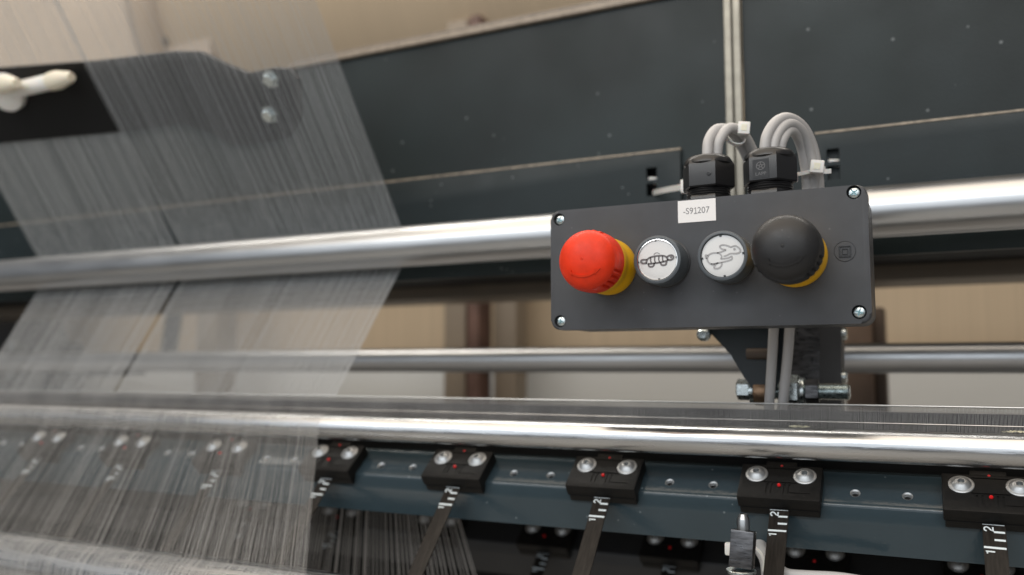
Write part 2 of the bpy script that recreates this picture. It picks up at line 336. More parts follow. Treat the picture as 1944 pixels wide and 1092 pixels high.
# ================================================================ cover plates above the thick rod
POSTX = -.1555
def plate(x0, x1, label, hole_x):
    t = thing('cover_plate', label, 'panel', ((x0 + x1) / 2, .805, .28), group='dark cover plates')
    w = x1 - x0
    step = -.69 if x0 < -1 else x0; sx_ = step - t.location.x; hw = w / 2; tx = ((sx_ + hw) / 2, hw - sx_)
    pts = [(-hw, 0, -.0855), (hw, 0, -.0855), (hw, 0, .0855), (sx_, 0, .0855)] + ([(sx_ - .004, 0, .07), (-hw, 0, .07)] if x0 < -1 else [])
    obj('sheet', prism(bmesh.new(), [(a, -.003, c) for a, b_, c in pts], (0, .006, 0)), PLATE, t)
    obj('top_trim', bx((tx[0], -.002, .0875), (tx[1], .014, .007), bev=.001), TRIM, t)
    obj('trim_groove', bx((tx[0], .006, .0935), (tx[1], .014, .004)), DARKG, t)
    obj('trim_lip', bx((tx[0], .012, .098), (tx[1], .014, .004), bev=.001), TRIM, t)
    # lower flange with the two square holes
    fx0, fx1 = (x0, -.2075) if x1 < -.1 else (-.085, x1)
    fl = obj('flange', bx(((fx0 + fx1) / 2 - t.location.x, -.0052, -.127), (fx1 - fx0, .006, .112), bev=.0008), PLATE2, t)
    cut = []
    for zc, hh in ((.1888, .0115), (.1730, .0125)):
        cut.append(bx((hole_x - t.location.x, -.008, zc - .28), (.0105, .03, hh)))
    boolean(fl, cut)
    obj('flange_edge', bx(((fx0 + fx1) / 2 - t.location.x, -.0048, -.0698), (fx1 - fx0, .0065, .0016)), EDGEP, t)
    obj('backing', bx(((fx0 + fx1) / 2 - t.location.x, .012, -.127), (fx1 - fx0, .003, .1)), DARK, t)
    for zc in (.1838, .1795): pass
    st = obj('strap_end', bx((hole_x - t.location.x, -.003, .1825 - .28), (.0095, .003, .0065), Matrix.Rotation(R(8), 3, 'Y'), bev=.0008), TIE, t)
    return t
plate(-1.9, -.1645, 'wide dark blue grey cover plate left of the galvanised post', -.2362)
plate(-.1475, .75, 'dark blue grey cover plate right of the galvanised post', -.0703)
lo = thing('lower_plate', 'dark plate behind the cables between the two flanges', 'panel', (-.146, .806, .15))
obj('sheet', bx((0, 0, 0), (.16, .004, .095)), PLATE, lo)
gp = thing('galvanised_post', 'galvanised steel channel post between the two cover plates', 'post', (POSTX, .80, .2))
obj('web', bx((0, .004, .1), (.0135, .002, .5)), GALV, gp)
for s in (-1, 1): obj('flange', bx((s * .0042, -.001, .1), (.0062, .009, .5), bev=.0008), GALV, gp)

# ================================================================ chrome rods
def rod(label, y, z, r, M, x0=-2.2, x1=1.0, n=96, tilt=0):
    o = obj('guide_rod', LA([(r * .9, x0), (r, x0 + .003), (r, x1 - .003), (r * .9, x1)], n, 'X'), M, None, (0, y, z), (0, 0, 0)); o.rotation_euler = (0, tilt, 0); return tag(o, label, 'rod')
rod('thick chrome guide rod passing behind the control box', .735, .1243, .0207, CHROME)
rod('smaller chrome rod below the control box, behind the yarns', .95, .0105, .0152, CHROME)
rod('scratched chrome rod in front of the needle bar, above the clamps', .62, -.0512, .0106, CHROMEF, n=128)
LY, LZ, LR = .545, -.1815, .0260
rod('lowest chrome rod at bottom left, wrapped with yarn', LY, LZ, LR, CHROMEF, -2.0, -.40)

# ================================================================ needle bar
nb = thing('needle_bar', 'long needle bar of fine steel needles behind the scratched rod', 'needle bar', (-.5, .65, -.034))
obj('bar', bx((0, .006, -.014), (3.0, .006, .022), bev=.001), DARKG, nb)
obj('back_strip', bx((0, .0035, -.002), (3.0, .0012, .012)), DARKG, nb)
xs = np.arange(-1.15, .14, .00076) + .5 * 0; n = len(xs); xs = xs + rng.normal(0, .00004, n)
P = np.zeros((n, 3, 3)); P[:, :, 0] = xs[:, None] + .5; P[:, :, 1] = np.array([0, 0, .0008])[None]; P[:, :, 2] = np.array([-.016, .0, .0088])[None]
o = threads('needles', P, .0002, STEELN, 4); o.parent = nb; o['kind'] = 'stuff'
obj('edge_wire', LA([(.0006, -1.2), (.0006, .9)], 8, 'X', (0, -.0012, .0086)), SCREW, nb)
obj('lower_wire', LA([(.0004, -1.2), (.0004, .9)], 8, 'X', (0, -.0006, -.0035)), STEELN, nb)
def lint(px, py, label):
    bm = bmesh.new(); c = atY(px, py, .642)
    for k in range(26):
        a = random.uniform(-.0065, .0055); p = [(a + random.uniform(-.002, .002), random.uniform(-.001, .001), random.uniform(-.0006, .0008) - .02 * abs(a) * random.random()) for _ in range(4)]
        p.sort(); tube(bm, smooth_path(p, 3), .00016, 4)
    return tag(obj('lint_tuft', bm, LINT, None, c), label, 'lint', 'lint tufts on the needle bar')
lint(1517, 810, 'cream lint tuft on the needle bar under the bronze bushing'); lint(1930, 820, 'cream lint tuft on the needle bar at the right edge')

# ================================================================ clamp rail
TH = R(38)                                               # slope of the rail's upper face
S_ = Vector((0, -math.cos(TH), -math.sin(TH))); N_ = Vector((0, -math.sin(TH), math.cos(TH)))
SC = 1.06                                                # the rail assembly's true scale
def make_rail(y0, z0, label, M, holes):
    t = thing('clamp_rail', label, 'rail', (0, y0, z0)); t.scale = (SC, SC, SC)
    prof = []; L1 = .0278
    prof += [Vector((0, .004, .002 - .005)), Vector((0, 0, 0))]
    c0 = S_ * L1; mid = Vector((0, .03, -1)).normalized(); low = Vector((0, .22, -.98)).normalized(); p = c0 - S_ * .0010; prof.append(p.copy())
    for k in range(1, 6):
        p = p + (S_ * (1 - k / 6) + mid * (k / 6)).normalized() * .0007; prof.append(p.copy())
    p = p + mid * .0075; prof.append(p.copy())
    for k in range(1, 6):
        p = p + (mid * (1 - k / 6) + low * (k / 6)).normalized() * .0005; prof.append(p.copy())
    p = p + low * .0195; prof.append(p.copy()); prof += [p + Vector((0, .003, -.0004)), p + Vector((0, .05, .0)), Vector((0, .05, -.003))]
    bm = prism(bmesh.new(), [Vector((-2.0, v.y, v.z)) for v in prof], (2.9, 0, 0))
    b = obj('bar', bm, M, t, angle=28)
    if holes:
        cuts = [LA([(.0029, -.012), (.0029, .012)], 20, 'Z') for _ in holes]; cs = []
        for cb, hx in zip(cuts, holes):
            bmesh.ops.transform(cb, matrix=Matrix.Translation(Vector((hx, 0, 0)) + S_ * .0185) @ Matrix.Rotation(TH, 4, 'X'), verts=cb.verts[:]); cs.append(cb)
        jb = bmesh.new()
        for cb in cs:
            me = bpy.data.meshes.new('t'); cb.to_mesh(me); cb.free(); jb.from_mesh(me); bpy.data.meshes.remove(me)
        boolean(b, [jb])
        for hx in holes:
            hb = LA([(.0029, -.009), (.0029, -.0002), (.0032, .0001), (.0032, .0003), (.0024, -.0004), (.0024, -.0011), (.0021, -.0016), (.0024, -.0022), (.0021, -.0027), (.0024, -.0033), (.0021, -.0038), (.0021, -.009)], 18, 'Z')
            ob = obj('threaded_hole', hb, SCREW, t, Vector((hx, 0, 0)) + S_ * .0185, (TH, 0, 0)); obj('hole_shade', LA([(.0021, -.006), (.0021, -.0020), (0, -.0020)], 16, 'Z', (0, -.0004, 0)), DARK, ob)  # black disc paints in the dark depth of the hole
    return t
PITCH_ = .1225; BX0 = .0294                               # clamp spacing along the rail, X of the rightmost clamp
bxs = [BX0 - k * PITCH_ for k in range(0, 9)]
holes = [x - PITCH_ / 2 + s * .0154 for x in bxs for s in (-1, 1)] + [BX0 + PITCH_ / 2 - .0154]
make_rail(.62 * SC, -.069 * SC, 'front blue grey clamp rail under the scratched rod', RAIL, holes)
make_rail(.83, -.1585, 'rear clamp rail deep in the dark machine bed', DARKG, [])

def make_clamp(label, group):
    t = thing('strip_clamp', label, 'clamp', group=group)
    W2 = .0262; y0, y1, h = .0092, -.0218, .0095
    b = obj('body', bx((0, (y0 + y1) / 2, h / 2 + .0002), (2 * W2, y0 - y1, h), bev=.0010), CLAMP, t)
    cuts = [bx((0, .0025, h + .0022), (.020, .0075, .0050))]
    for k in (-.0075, -.0045, .0035, .0065): cuts.append(bx((k, -.0128, h + .0012), (.0012, .0085, .003)))
    for s in (-1, 1): cuts.append(LA([(.0077, h - .0006), (.0077, h + .004)], 32, 'Z', (s * .0155, 0, 0)))
    boolean(b, cuts)
    obj('base', bx((0, -.0176, -.0028), (2 * W2 - .002, .0076, .0056), bev=.0005), CLAMP, t)
    obj('rear_lug', bx((-.0005, .0108, .0045), (.02, .005, .009), bev=.0006), CLAMP, t)
    obj('ridge', bx((.0, -.0068, h + .0004), (.021, .0006, .0008)), CLAMP, t)
    obj('molded_line', bx((.0135, -.0155, h + .0003), (.0125, .0006, .0006)), CLAMP, t)
    obj('seam', bx((0, y1 - .0001, .0003), (2 * W2 - .003, .0004, .0005)), DARK, t)
    for s in (-1, 1):
        sc = obj('screw', LA([(.0073, h - .0006), (.0073, h + .0003), (.0069, h + .0006), (.0058, h + .0008), (.0052, h + .0014), (.0042, h + .0024), (.003, h + .0032), (.0022, h + .0034), (.0019, h + .0033), (.0017, h + .0012), (0, h + .001)], 40, 'Z'), SCREW, t, (s * .0155, 0, 0))
        obj('socket', LA([(.00165, h + .0008), (.00165, h + .0014), (0, h + .0013)], 6, 'Z'), SOCK, sc)
    for yy, hh in ((.0085, h - .001), (-.0098, h + .0002)):
        obj('marker_dot', LA([(.0012, hh - .002), (.0012, hh + .0007), (.0008, hh + .0013), (0, hh + .0014)], 14, 'Z', (0, yy, 0)), DOT, t)
    return t
names = ['rightmost front clamp, cut by the right edge of the photo', 'front clamp above the scratched steel lug, second from right', 'front clamp in the middle, third from right', 'front clamp fourth from right, clear of the yarn',
         'front clamp half covered by the yarn edge, fifth from right', 'front clamp veiled by yarn, sixth from right', 'front clamp veiled by yarn, seventh from right', 'front clamp veiled by yarn near the left edge', 'leftmost front clamp hidden in the yarn']
O1 = (Vector((0, .62, -.069)) + S_ * .0150) * SC
clamp = make_clamp(names[0], 'black strip clamps on the front rail')
clamp.scale = (SC, SC, SC); clamp.location = O1 + Vector((bxs[0] * SC, 0, 0)); clamp.rotation_euler = (TH, 0, 0)
for i in range(1, 8): dup(clamp, O1 + Vector((bxs[i] * SC, 0, 0)), None, names[i])
O2 = Vector((0, .83, -.1585)) + S_ * .0150 * SC; PITCH2 = PITCH_ * SC * .985
rear = dup(clamp, O2 + Vector((.0300, 0, 0)), None, 'x'); rear['group'] = 'clamps on the rear rail'
rn = ['blurred rear clamp at the bottom right edge', 'blurred rear clamp right of the steel lug', 'blurred rear clamp between the third front strip and the steel lug', 'blurred rear clamp left of the third front strip', 'blurred rear clamp at the edge of the rear yarn', 'blurred rear clamp behind the front yarn edge', 'blurred rear clamp hidden behind the dense yarn', 'blurred rear clamp far left behind the yarn']
rear['label'] = rn[0]
for i in range(1, 7): dup(rear, O2 + Vector((.0300 - i * PITCH2, 0, 0)), None, rn[i])

def make_strip(label, group):
    t = thing('scale_strip', label, 'measuring strip', group=group)
    L = .17; wd = .0122
    obj('tape', bx((0, -L / 2 + .006, 0), (wd, L, .0009), bev=.0002), STRIP, t)
    z = .00045
    def bar(y, x0, x1): obj('scale_mark', bx(((x0 + x1) / 2, y, z + .00004), (x1 - x0, .0013, .00008)), MARK, t)
    s0 = -.0002
    bar(s0, -wd / 2 + .0002, wd / 2 - .0006); bar(s0 - .0054, -.0002, wd / 2 - .0006); bar(s0 - .0108, -.0002, wd / 2 - .0006); bar(s0 - .0162, -wd / 2 + .0002, wd / 2 - .0006)
    for ch, yy in (('2', s0 - .0036), ('1', s0 - .0192)):
        obj('numeral', glyph(ch, .0048, .00085, .00008), MARK, t, (-.0028, yy, z + .00002), (R(-90), 0, R(90)))
    return t
SA = R(46)
O3 = O1 + (S_ * .0214 - N_ * .0006) * SC
for o in [x for x in bpy.data.objects if x.get('category') == 'clamp']:
    o.rotation_euler.z = random.uniform(-.012, .012)
    for ch in [x for x in bpy.data.objects if x.parent == o and x.name.startswith('screw')]: ch.rotation_euler.z = random.uniform(0, 1.05)
sn = ['black scale strip hanging at the right edge of the photo', 'black scale strip beside the scratched steel lug', 'black scale strip in the middle, third from right', 'black scale strip fourth from right, crossing the rear yarn', 'black scale strip along the yarn edge', 'black scale strip behind the yarn, sixth from right', 'black scale strip behind the yarn, seventh from right', 'black scale strip behind the yarn near the left edge']
st = make_strip(sn[0], 'black scale strips hanging from the front clamps'); st.scale = (SC, SC, SC); st.location = O3 + Vector(((bxs[0] + .0003) * SC, 0, 0)); st.rotation_euler = (SA, 0, 0)
for i in range(1, 8): dup(st, O3 + Vector(((bxs[i] + .0003) * SC, 0, 0)), None, sn[i])
for o in [x for x in bpy.data.objects if x.get('category') == 'measuring strip']: o.rotation_euler.y = random.uniform(-.02, .02)
O4 = O2 + (S_ * .0214 - N_ * .0006) * SC
rs = ['blurred rear strip at the bottom right edge', 'blurred rear strip right of the steel lug', 'blurred rear strip left of the steel lug', 'blurred rear strip left of the third front strip', 'blurred rear strip seen through the rear yarn edge', 'blurred rear strip seen through the rear yarn', 'blurred rear strip behind the dense yarn']
st2 = dup(st, O4 + Vector((.0303, 0, 0)), None, rs[0]); st2['group'] = 'scale strips under the rear clamps'
for i in range(1, 7): dup(st2, O4 + Vector((.0303 - i * PITCH2, 0, 0)), None, rs[i])

# ================================================================ control box
BXC, BZC, BY = -.1370, .0705, .565                        # centre of the front face
BW, BH = .2125, .0862
cb = thing('control_box', 'dark grey control box with red and black emergency buttons and two push buttons', 'control box', (BXC, BY, BZC))
cover = obj('cover', slab(BW, BH, .0065, 0, .013, .0016, 4), BOX, cb)
SX = [(-.0998, .0366), (-.0994, -.0369), (.0985, .0386), (.0990, -.0360)]
GRV = (.0921, .0017)
cuts = []
for sx, sz in SX: cuts.append(LA([(.0042, -.0082), (.0042, -.0012), (.0047, .002)], 40, 'Y', (sx, 0, sz)))
g = LA([(.0066, -.0004), (.0066, .002)], 56, 'Y', (GRV[0], 0, GRV[1])); cuts.append(g)
boolean(cover, cuts)
obj('emblem_disc', LA([(.0061, -.0004), (.0061, .0000), (.0059, .00015), (0, .00015)], 48, 'Y'), BOX, cb, (GRV[0], 0, GRV[1]))
em = bmesh.new()
for q in (.0033, .0016): stroke(em, [(-q, -q), (q, -q), (q, q), (-q, q)], .0005, .0006, True)
q = .0026; stroke(em, [(-q, -q), (q, -q), (q, q), (-q, q)], .00022, .0002, True)
obj('insulation_emblem', em, BLACKP, cb, (GRV[0], -.00012, GRV[1]))  # black colour stands in for the shadow of the moulded lines
obj('body', slab(BW - .0016, BH - .0016, .0075, .0136, .058, .0, 1), BOX, cb)
obj('seal', slab(BW - .005, BH - .005, .007, .0125, .014, .0, 1), DARK, cb)
def pozi(parent, loc, ang):
    s = obj('screw', LA([(.0016, -.008), (.0036, .0), (.0037, .0006), (.0033, .0013), (.0022, .0018), (.001, .002), (0, .002)], 32, 'Y'), ZINC, parent, loc)
    cr = [bx((0, -.0018, 0), (.0046, .0022, .0009), Matrix.Rotation(a + ang, 3, 'Y')) for a in (0, PI / 2)]
    boolean(s, [cr[0]]); boolean(s, [cr[1]])
    e = bmesh.new()
    for a in (0, PI / 2): box(e, (0, -.0007 - a * .00002, 0), (.0044, .0004, .0008), Matrix.Rotation(a + ang, 3, 'Y'))
    for a in (PI / 4, -PI / 4): box(e, (0, -.00195 - a * .00002, 0), (.0036, .00008, .00022), Matrix.Rotation(a + ang, 3, 'Y'))
    obj('cross_recess', e, ZINCB, s)
for (sx, sz), a in zip(SX, (.5, .25, .9, .3)): pozi(cb, (sx, .0030, sz), a)
lb = obj('label', bx((0, 0, 0), (.0255, .0003, .0150)), PAPER, cb, (-.1367 - BXC, -.00018, .1053 - BZC), (0, R(0), 0))
def measured(txt, size): me = text(txt, size, .00005); xs_ = [v.co.x for v in me.vertices]; return me, min(xs_), max(xs_)
LS = .0060; (m1, a1, b1), (m2, a2, b2) = measured('-S9', LS), measured('207', LS); WD = .92; gap1 = .0030
tot = ((b1 - a1) + (b2 - a2)) * WD + gap1; xl = -tot / 2 - .0002
t = link('lettering', m1, INKT, lb, (xl - a1 * WD, -.00018, 0), (R(90), 0, 0)); t.scale = (WD, 1, 1)
t = link('lettering', m2, INKT, lb, (xl + (b1 - a1) * WD + gap1 - a2 * WD, -.00018, 0), (R(90), 0, 0)); t.scale = (WD, 1, 1)
zs_ = [v.co.y for v in m2.vertices]; zc_ = (min(zs_) + max(zs_)) / 2
g1b = glyph('1', (max(zs_) - min(zs_)) * .96, .00048); xx = (max(zs_) - min(zs_)); stroke(g1b, [(-.22 * xx, -.47 * xx), (.32 * xx, -.47 * xx)], .00045)
obj('lettering', g1b, INKT, lb, (xl + (b1 - a1) * WD + gap1 / 2, -.00012, zc_))
# emergency buttons
def estop(name, head_mat, x, z, turn, pressed=0):
    def notch(a, i):
        return 1.0
    NP = 96
    def rf(a, i):
        # groups of grip notches on the skirt at three places
        if not (3 <= i <= 8): return 1
        d = (math.degrees(a) - turn + 60) % 120 - 60
        if abs(d) < 24:
            v = max(0, math.sin(2 * PI * (d + 24) / 48 * 4)); return 1 - .085 * v * (1 if 3 < i < 8 else .6)
        return 1
    UPH = .006; prof = [(.0165, .020), (.0190, .0205), (.0200, .0213), (.0205, .0225), (.0206, .025), (.0206, .029), (.0206, .033), (.0203, .0346), (.0199, .0356)]
    for k in range(1, 15):
        a = R(90 * k / 14); prof.append((.0199 * math.cos(a * .98) if k < 14 else .0006, .0356 + .0112 * math.sin(a)))
    prof.append((0, .0467))
    prof = [(r_, h_ + UPH) for r_, h_ in prof]
    hd = obj(name, LA(prof, 192, 'Y', rfun=rf), head_mat, cb, (x, 0, z), angle=40)
    obj('collar', LA([(.0178, 0), (.0195, .0), (.0197, .0008), (.0197, .0075), (.0190, .012), (.0188, .0175), (.0195, .019), (.0196, .0255), (.018, .0266), (.016, .0266)], 72, 'Y'), YEL, hd)
    obj('centre_pip', LA([(.0010, .0523), (.0010, .0529), (.0006, .0531), (.0005, .0526), (0, .0526)], 20, 'Y'), head_mat, hd)
    # raised double arrow following the dome
    def dome(px_, pz_):
        r = math.hypot(px_, pz_); c = min(.999, r / .0199); return -(.0416 + .0112 * math.sqrt(1 - c * c)) - .00003
    am = bmesh.new(); pts = [(.0148 * math.sin(R(a)), -.0148 * math.cos(R(a)) + .0035) for a in range(-34, 35, 4)]
    def strip(poly):
        v = [am.verts.new((p[0], dome(*p) - .0008, p[1])) for p in poly]; u = [am.verts.new((p[0], dome(*p) + .0003, p[1])) for p in poly]
        am.faces.new(v)
        for i in range(len(v)): am.faces.new((v[i], v[(i + 1) % len(v)], u[(i + 1) % len(v)], u[i]))
    for (a, b) in zip(pts, pts[1:]):
        strip([(a[0], a[1] - .0007), (b[0], b[1] - .0007), (b[0], b[1] + .0007), (a[0], a[1] + .0007)])
    for s in (-1, 1):
        e = pts[-1] if s > 0 else pts[0]; strip([(e[0] - s * .0002, e[1] + .0020), (e[0] - s * .0004, e[1] - .0019), (e[0] + s * .0034, e[1] + .0022)])
    obj('turn_arrow', am, head_mat, hd)
    return hd
estop('red_emergency_button', RED, -.1988 - BXC, .0705 - BZC, -37); estop('black_emergency_button', BLK, -.0744 - BXC, .0708 - BZC, -32)
def push(name, x, z, lens_mat, ink, shape):
    p = obj(name, LA([(.0134, .0010), (.0152, .001), (.0154, .0018), (.0154, .0205), (.0150, .0218), (.0142, .0222), (.0134, .0222), (.0131, .0217), (.0131, .0175)], 72, 'Y'), RING, cb, (x, 0, z)); p.scale = (1.05, 1, 1.05)
    obj('base_ring', LA([(.0135, 0), (.0159, 0), (.0159, .0012), (.0152, .0016)], 64, 'Y'), BLACKP, p)
    obj('lens', LA([(.0130, .017), (.0130, .0200), (.0127, .0206), (.0110, .0209), (.006, .02115), (0, .0212)], 64, 'Y'), lens_mat, p)
    for k in range(4):
        a = PI / 2 * k + .08; obj('lens_notch', bx((.0124 * math.cos(a), -.02085, .0124 * math.sin(a)), (.0012, .0008, .0012), Matrix.Rotation(-a, 3, 'Y')), DARKG, p)
    bm = bmesh.new(); shape(bm); obj('pictogram', bm, ink, p, (0, -.0213, 0), (0, R(-4), 0)); return p
def turtle(bm):
    u = .001
    def S(pts, w=.00105, closed=False): stroke(bm, [(a * u * 1.1, b * u * 1.1) for a, b in pts], w, .0001, closed)
    S(spl([(-6.2, -1.4), (-5.6, .9), (-3.6, 1.9), (0, 2.2), (3.4, 1.9), (5.2, 1.0), (6.0, -.9), (3, -1.6), (-2, -1.8)], True))
    for a in (-3.6, -1.2, 1.2, 3.4): S([(a, 1.9), (a - .3, 0), (a + .1, -1.7)], .0008)
    S(spl([(-6.2, -1.2), (-8.6, -.9), (-9.6, 0), (-8.8, 1.0), (-5.9, .8)]))
    S(spl([(5.6, .8), (7.6, 1.6), (9.2, 1.2), (9.4, -.1), (7.8, -1.0), (5.8, -.7)])); S(circ(8.1, .5, .35, 10), .0004, True)
    for a in (-3.6, 3.6): S(spl([(a - 1.9, -1.7), (a - 1.2, -3.3), (a + .9, -3.4), (a + 1.9, -1.6)]))
    S(circ(0, 1.9, 2.1, 10, 35, 145), .0003)
def rabbit(bm):
    u = .001
    def S(pts, w=.00085, closed=False): stroke(bm, [(a * u * 1.17, b * u * 1.17 - .0003) for a, b in pts], w, .0001, closed)
    S(spl([(-2.4, -3.2), (-6.4, -3.1), (-8.0, -.8), (-7.0, 1.6), (-4.4, 2.3), (-1.6, 1.7), (-.4, .0), (-.9, -1.2), (0.2, -1.3)]))
    S(spl([(-7.3, 1.3), (-8.6, 1.7), (-8.7, .4), (-7.9, -.2)]))
    S(spl([(-2.6, 2.0), (.2, 2.5), (2.0, 3.1), (.2, 3.7), (-1.0, 5.2), (.6, 5.9), (3.4, 5.0), (4.6, 4.3), (7.0, 4.6), (8.9, 3.0), (9.2, 1.4), (7.4, .6), (4.2, .9), (2.6, .3), (.6, -.1)]))
    S(circ(6.4, 2.9, .42, 10), .0005, True)
    S(spl([(.2, -1.3), (3.0, -1.2), (4.6, -.6), (4.4, -2.2), (0.2, -3.0), (-2.4, -3.2), (-4.2, -4.0), (-4.8, -5.6), (-2.6, -5.9), (-1.0, -4.7), (-.6, -3.1)]))
    S(spl([(-6.2, -3.1), (-5.6, -3.7), (-4.2, -3.6)]))
tb = push('turtle_push_button', -.1583 - BXC, .0710 - BZC, LENS, INKD, turtle)
obj('chrome_bezel', LA([(.0122, .0203), (.0130, .0203), (.0130, .0216), (.0126, .0217), (.0122, .0211), (.0122, .0203)], 64, 'Y'), SILV, tb)
push('rabbit_push_button', -.1158 - BXC, .0712 - BZC, LENS, INKG, rabbit)
# cable glands on top of the box
ZT = .0425
def gland(x, y, turn, name='cable_gland'):
    g = obj(name, LA([(.0155, .0115), (.0163, .0125), (.0163, .0270), (.0158, .0285), (.0150, .0300), (.0128, .0325), (.0105, .0333), (.0088, .0333), (.0086, .028)], 6, 'Z'), BLACKP, cb, (x, y, ZT), (0, 0, turn))
    g.scale = (1.13, 1.13, 1.04)
    # hex nut rounded by an intersecting turned cap
    obj('cap', LA([(.0140, .0270), (.0150, .0283), (.0147, .0305), (.0135, .0326), (.0118, .0338), (.0098, .0341), (.0088, .0336), (.0086, .029)], 56, 'Z'), BLACKP, g)
    obj('thread_neck', LA([(.0132, .0060), (.0128, .0066), (.0134, .0074), (.0128, .0082), (.0134, .009), (.0128, .0098), (.0134, .0106), (.0128, .0116), (.013, .0125)], 48, 'Z'), BLACKP, g)
    obj('base_nut', LA([(.0152, -.002), (.0152, .0052), (.0146, .0062), (.012, .0064)], 6, 'Z'), BLACKP, g)
    return g
g1 = gland(-.1355 - BXC, .031, R(-2.5)); g2 = gland(-.0935 - BXC, .031, R(-7))
obj('mould_pip', LA([(.0014, 0), (.0014, .0003), (.0009, .0004), (.0008, .0001), (0, .0001)], 16, 'Y'), BLACKP, g1, (.0042, -.01412, .0195))
BADGE = mat('badge_black', (.007, .007, .008), .35); BADGEL = mat('badge_relief', (.13, .13, .135), .45)
bd = obj('badge', bx((0, 0, 0), (.0096, .0004, .0122)), BADGE, g2, (-.0012, -.01418, .0195))
bd['label'] = 'small badge with a flower emblem over the letters LAPP'
em = bmesh.new(); stroke(em, circ(0, .0018, .0025, 24), .0004, .0001, True); stroke(em, circ(0, .0018, .0008, 12), .0004, .0001, True)
for k in range(5):
    a = R(90 + 72 * k); stroke(em, [(.0008 * math.cos(a), .0018 + .0008 * math.sin(a)), (.0024 * math.cos(a), .0018 + .0024 * math.sin(a))], .0004, .0001)

# the emblem above sits on the badge, the letters under it
obj('flower_emblem', em, BADGEL, g2, (-.0012, -.0144, .0195))
t = link('lettering', text('LAPP', .0030, .00005), BADGEL, g2, (-.0012, -.01442, .0160), (R(90), 0, 0))

# ================================================================ cables, ties and brackets round the box
def cable(label, pix, r, group, M=CABLE, name='cable'):
    pts = smooth_path([atY(x, y, Y) for x, y, Y in pix], 8); o = obj(name, tube(bmesh.new(), pts, r, 14), M); return tag(o, label, 'cable', group)
G1 = 'grey cables leaving the left gland'; G2 = 'grey cables arching out of the right gland'
cable('left grey cable of the pair leaving the left gland', [(1343, 330, .594), (1343, 290, .594), (1346, 265, .596), (1362, 245, .604), (1388, 250, .617), (1408, 278, .632), (1424, 320, .645), (1436, 400, .655), (1470, 560, .66), (1468, 640, .66), (1459, 790, .66)], .0037, G1)
cable('right grey cable of the pair leaving the left gland', [(1361, 330, .600), (1361, 293, .599), (1367, 264, .599), (1386, 243, .606), (1410, 254, .620), (1428, 285, .634), (1444, 325, .645), (1462, 400, .653), (1498, 560, .66), (1498, 640, .66), (1484, 790, .66)], .0037, G1)
cable('outermost grey cable arching out of the right gland', [(1452, 330, .592), (1452, 285, .591), (1457, 255, .592), (1474, 231, .598), (1496, 224, .607), (1523, 240, .620), (1541, 275, .631), (1551, 320, .640), (1555, 365, .645), (1555, 470, .648)], .0037, G2)
cable('middle grey cable arching out of the right gland', [(1468, 330, .594), (1468, 285, .594), (1474, 258, .596), (1490, 238, .602), (1508, 237, .611), (1527, 257, .622), (1539, 295, .632), (1544, 330, .638), (1545, 370, .643), (1545, 470, .646)], .0037, G2)
cable('innermost grey cable arching out of the right gland', [(1482, 330, .599), (1481, 286, .599), (1486, 264, .600), (1497, 249, .606), (1510, 253, .616), (1522, 279, .628), (1529, 315, .636), (1532, 340, .640), (1533, 370, .643), (1533, 470, .646)], .0037, G2)
def ring(label, px, py, Y, r, tilt, head, hrot=0, squash=1.0):
    c = atY(px, py, Y); t = thing('cable_tie', label, 'cable tie', c, group='white cable ties')
    T = Matrix.Rotation(tilt[0], 3, 'X') @ Matrix.Rotation(tilt[1], 3, 'Y') @ Matrix.Rotation(tilt[2], 3, 'Z')
    bm = bmesh.new(); n = 40; rr = []
    for k in range(n):
        a = 2 * PI * k / n; d = Vector((math.cos(a), math.sin(a) * squash, 0)) * r; nn = Vector((math.cos(a), math.sin(a), 0))
        rr.append([bm.verts.new(T @ (d + nn * u + Vector((0, 0, v)))) for u, v in ((.0006, .0013), (.0006, -.0013), (-.0006, -.0013), (-.0006, .0013))])
    for k in range(n):
        for j in range(4): bm.faces.new((rr[k][j], rr[k][(j + 1) % 4], rr[(k + 1) % n][(j + 1) % 4], rr[(k + 1) % n][j]))
    obj('band', bm, TIE, t)
    hc, hs, hr = head; o = obj('head', bx((0, 0, 0), hs, None, .0010, 2), TIE, t, hc, hr)
    h2 = obj('head_slot', bx((0, -hs[1] / 2 - .0000, 0), (hs[0] * .45, .0006, hs[2] * .5), None, .0001, 1), IVORYT, o)
    return t
ring('white cable tie with a square head round the left cable pair', 1395, 258, .617, .0078, (R(62), R(38), 0), ((.0074, -.005, .0032), (.0085, .006, .0092), (0, R(6), R(15))))
t = ring('white cable tie round the three arching cables near the box', 1540, 325, .6365, .0092, (R(14), R(-8), R(0)), ((.0050, -.0090, .0006), (.0092, .0055, .0092), (0, R(8), R(8))), squash=.55)
obj('tail', tube(bmesh.new(), smooth_path([Vector((.004, -.008, -.002)), Vector((.010, -.0085, -.003)), Vector((.014, -.007, -.0028))], 5), .001, flat=(.0016, .0005)), TIE, t)
obj('catch', bx((-.0108, -.002, -.004), (.0035, .004, .0065), None, .001), TIE, t)
t = thing('cable_tie', 'white cable tie strap running from the left gland to the square hole', 'cable tie', atY(1270, 360, .70), group='white cable ties')
p0 = t.location
obj('strap', tube(bmesh.new(), [q - p0 for q in smooth_path([atY(1241, 366, .80), atY(1262, 361, .74), atY(1290, 356, .68), atY(1312, 352, .66)], 5)], .001, flat=(.0024, .0008)), TIE, t)
obj('head', bx(atY(1300, 354, .67) - p0, (.006, .005, .011), None, .0012), TIE, t)

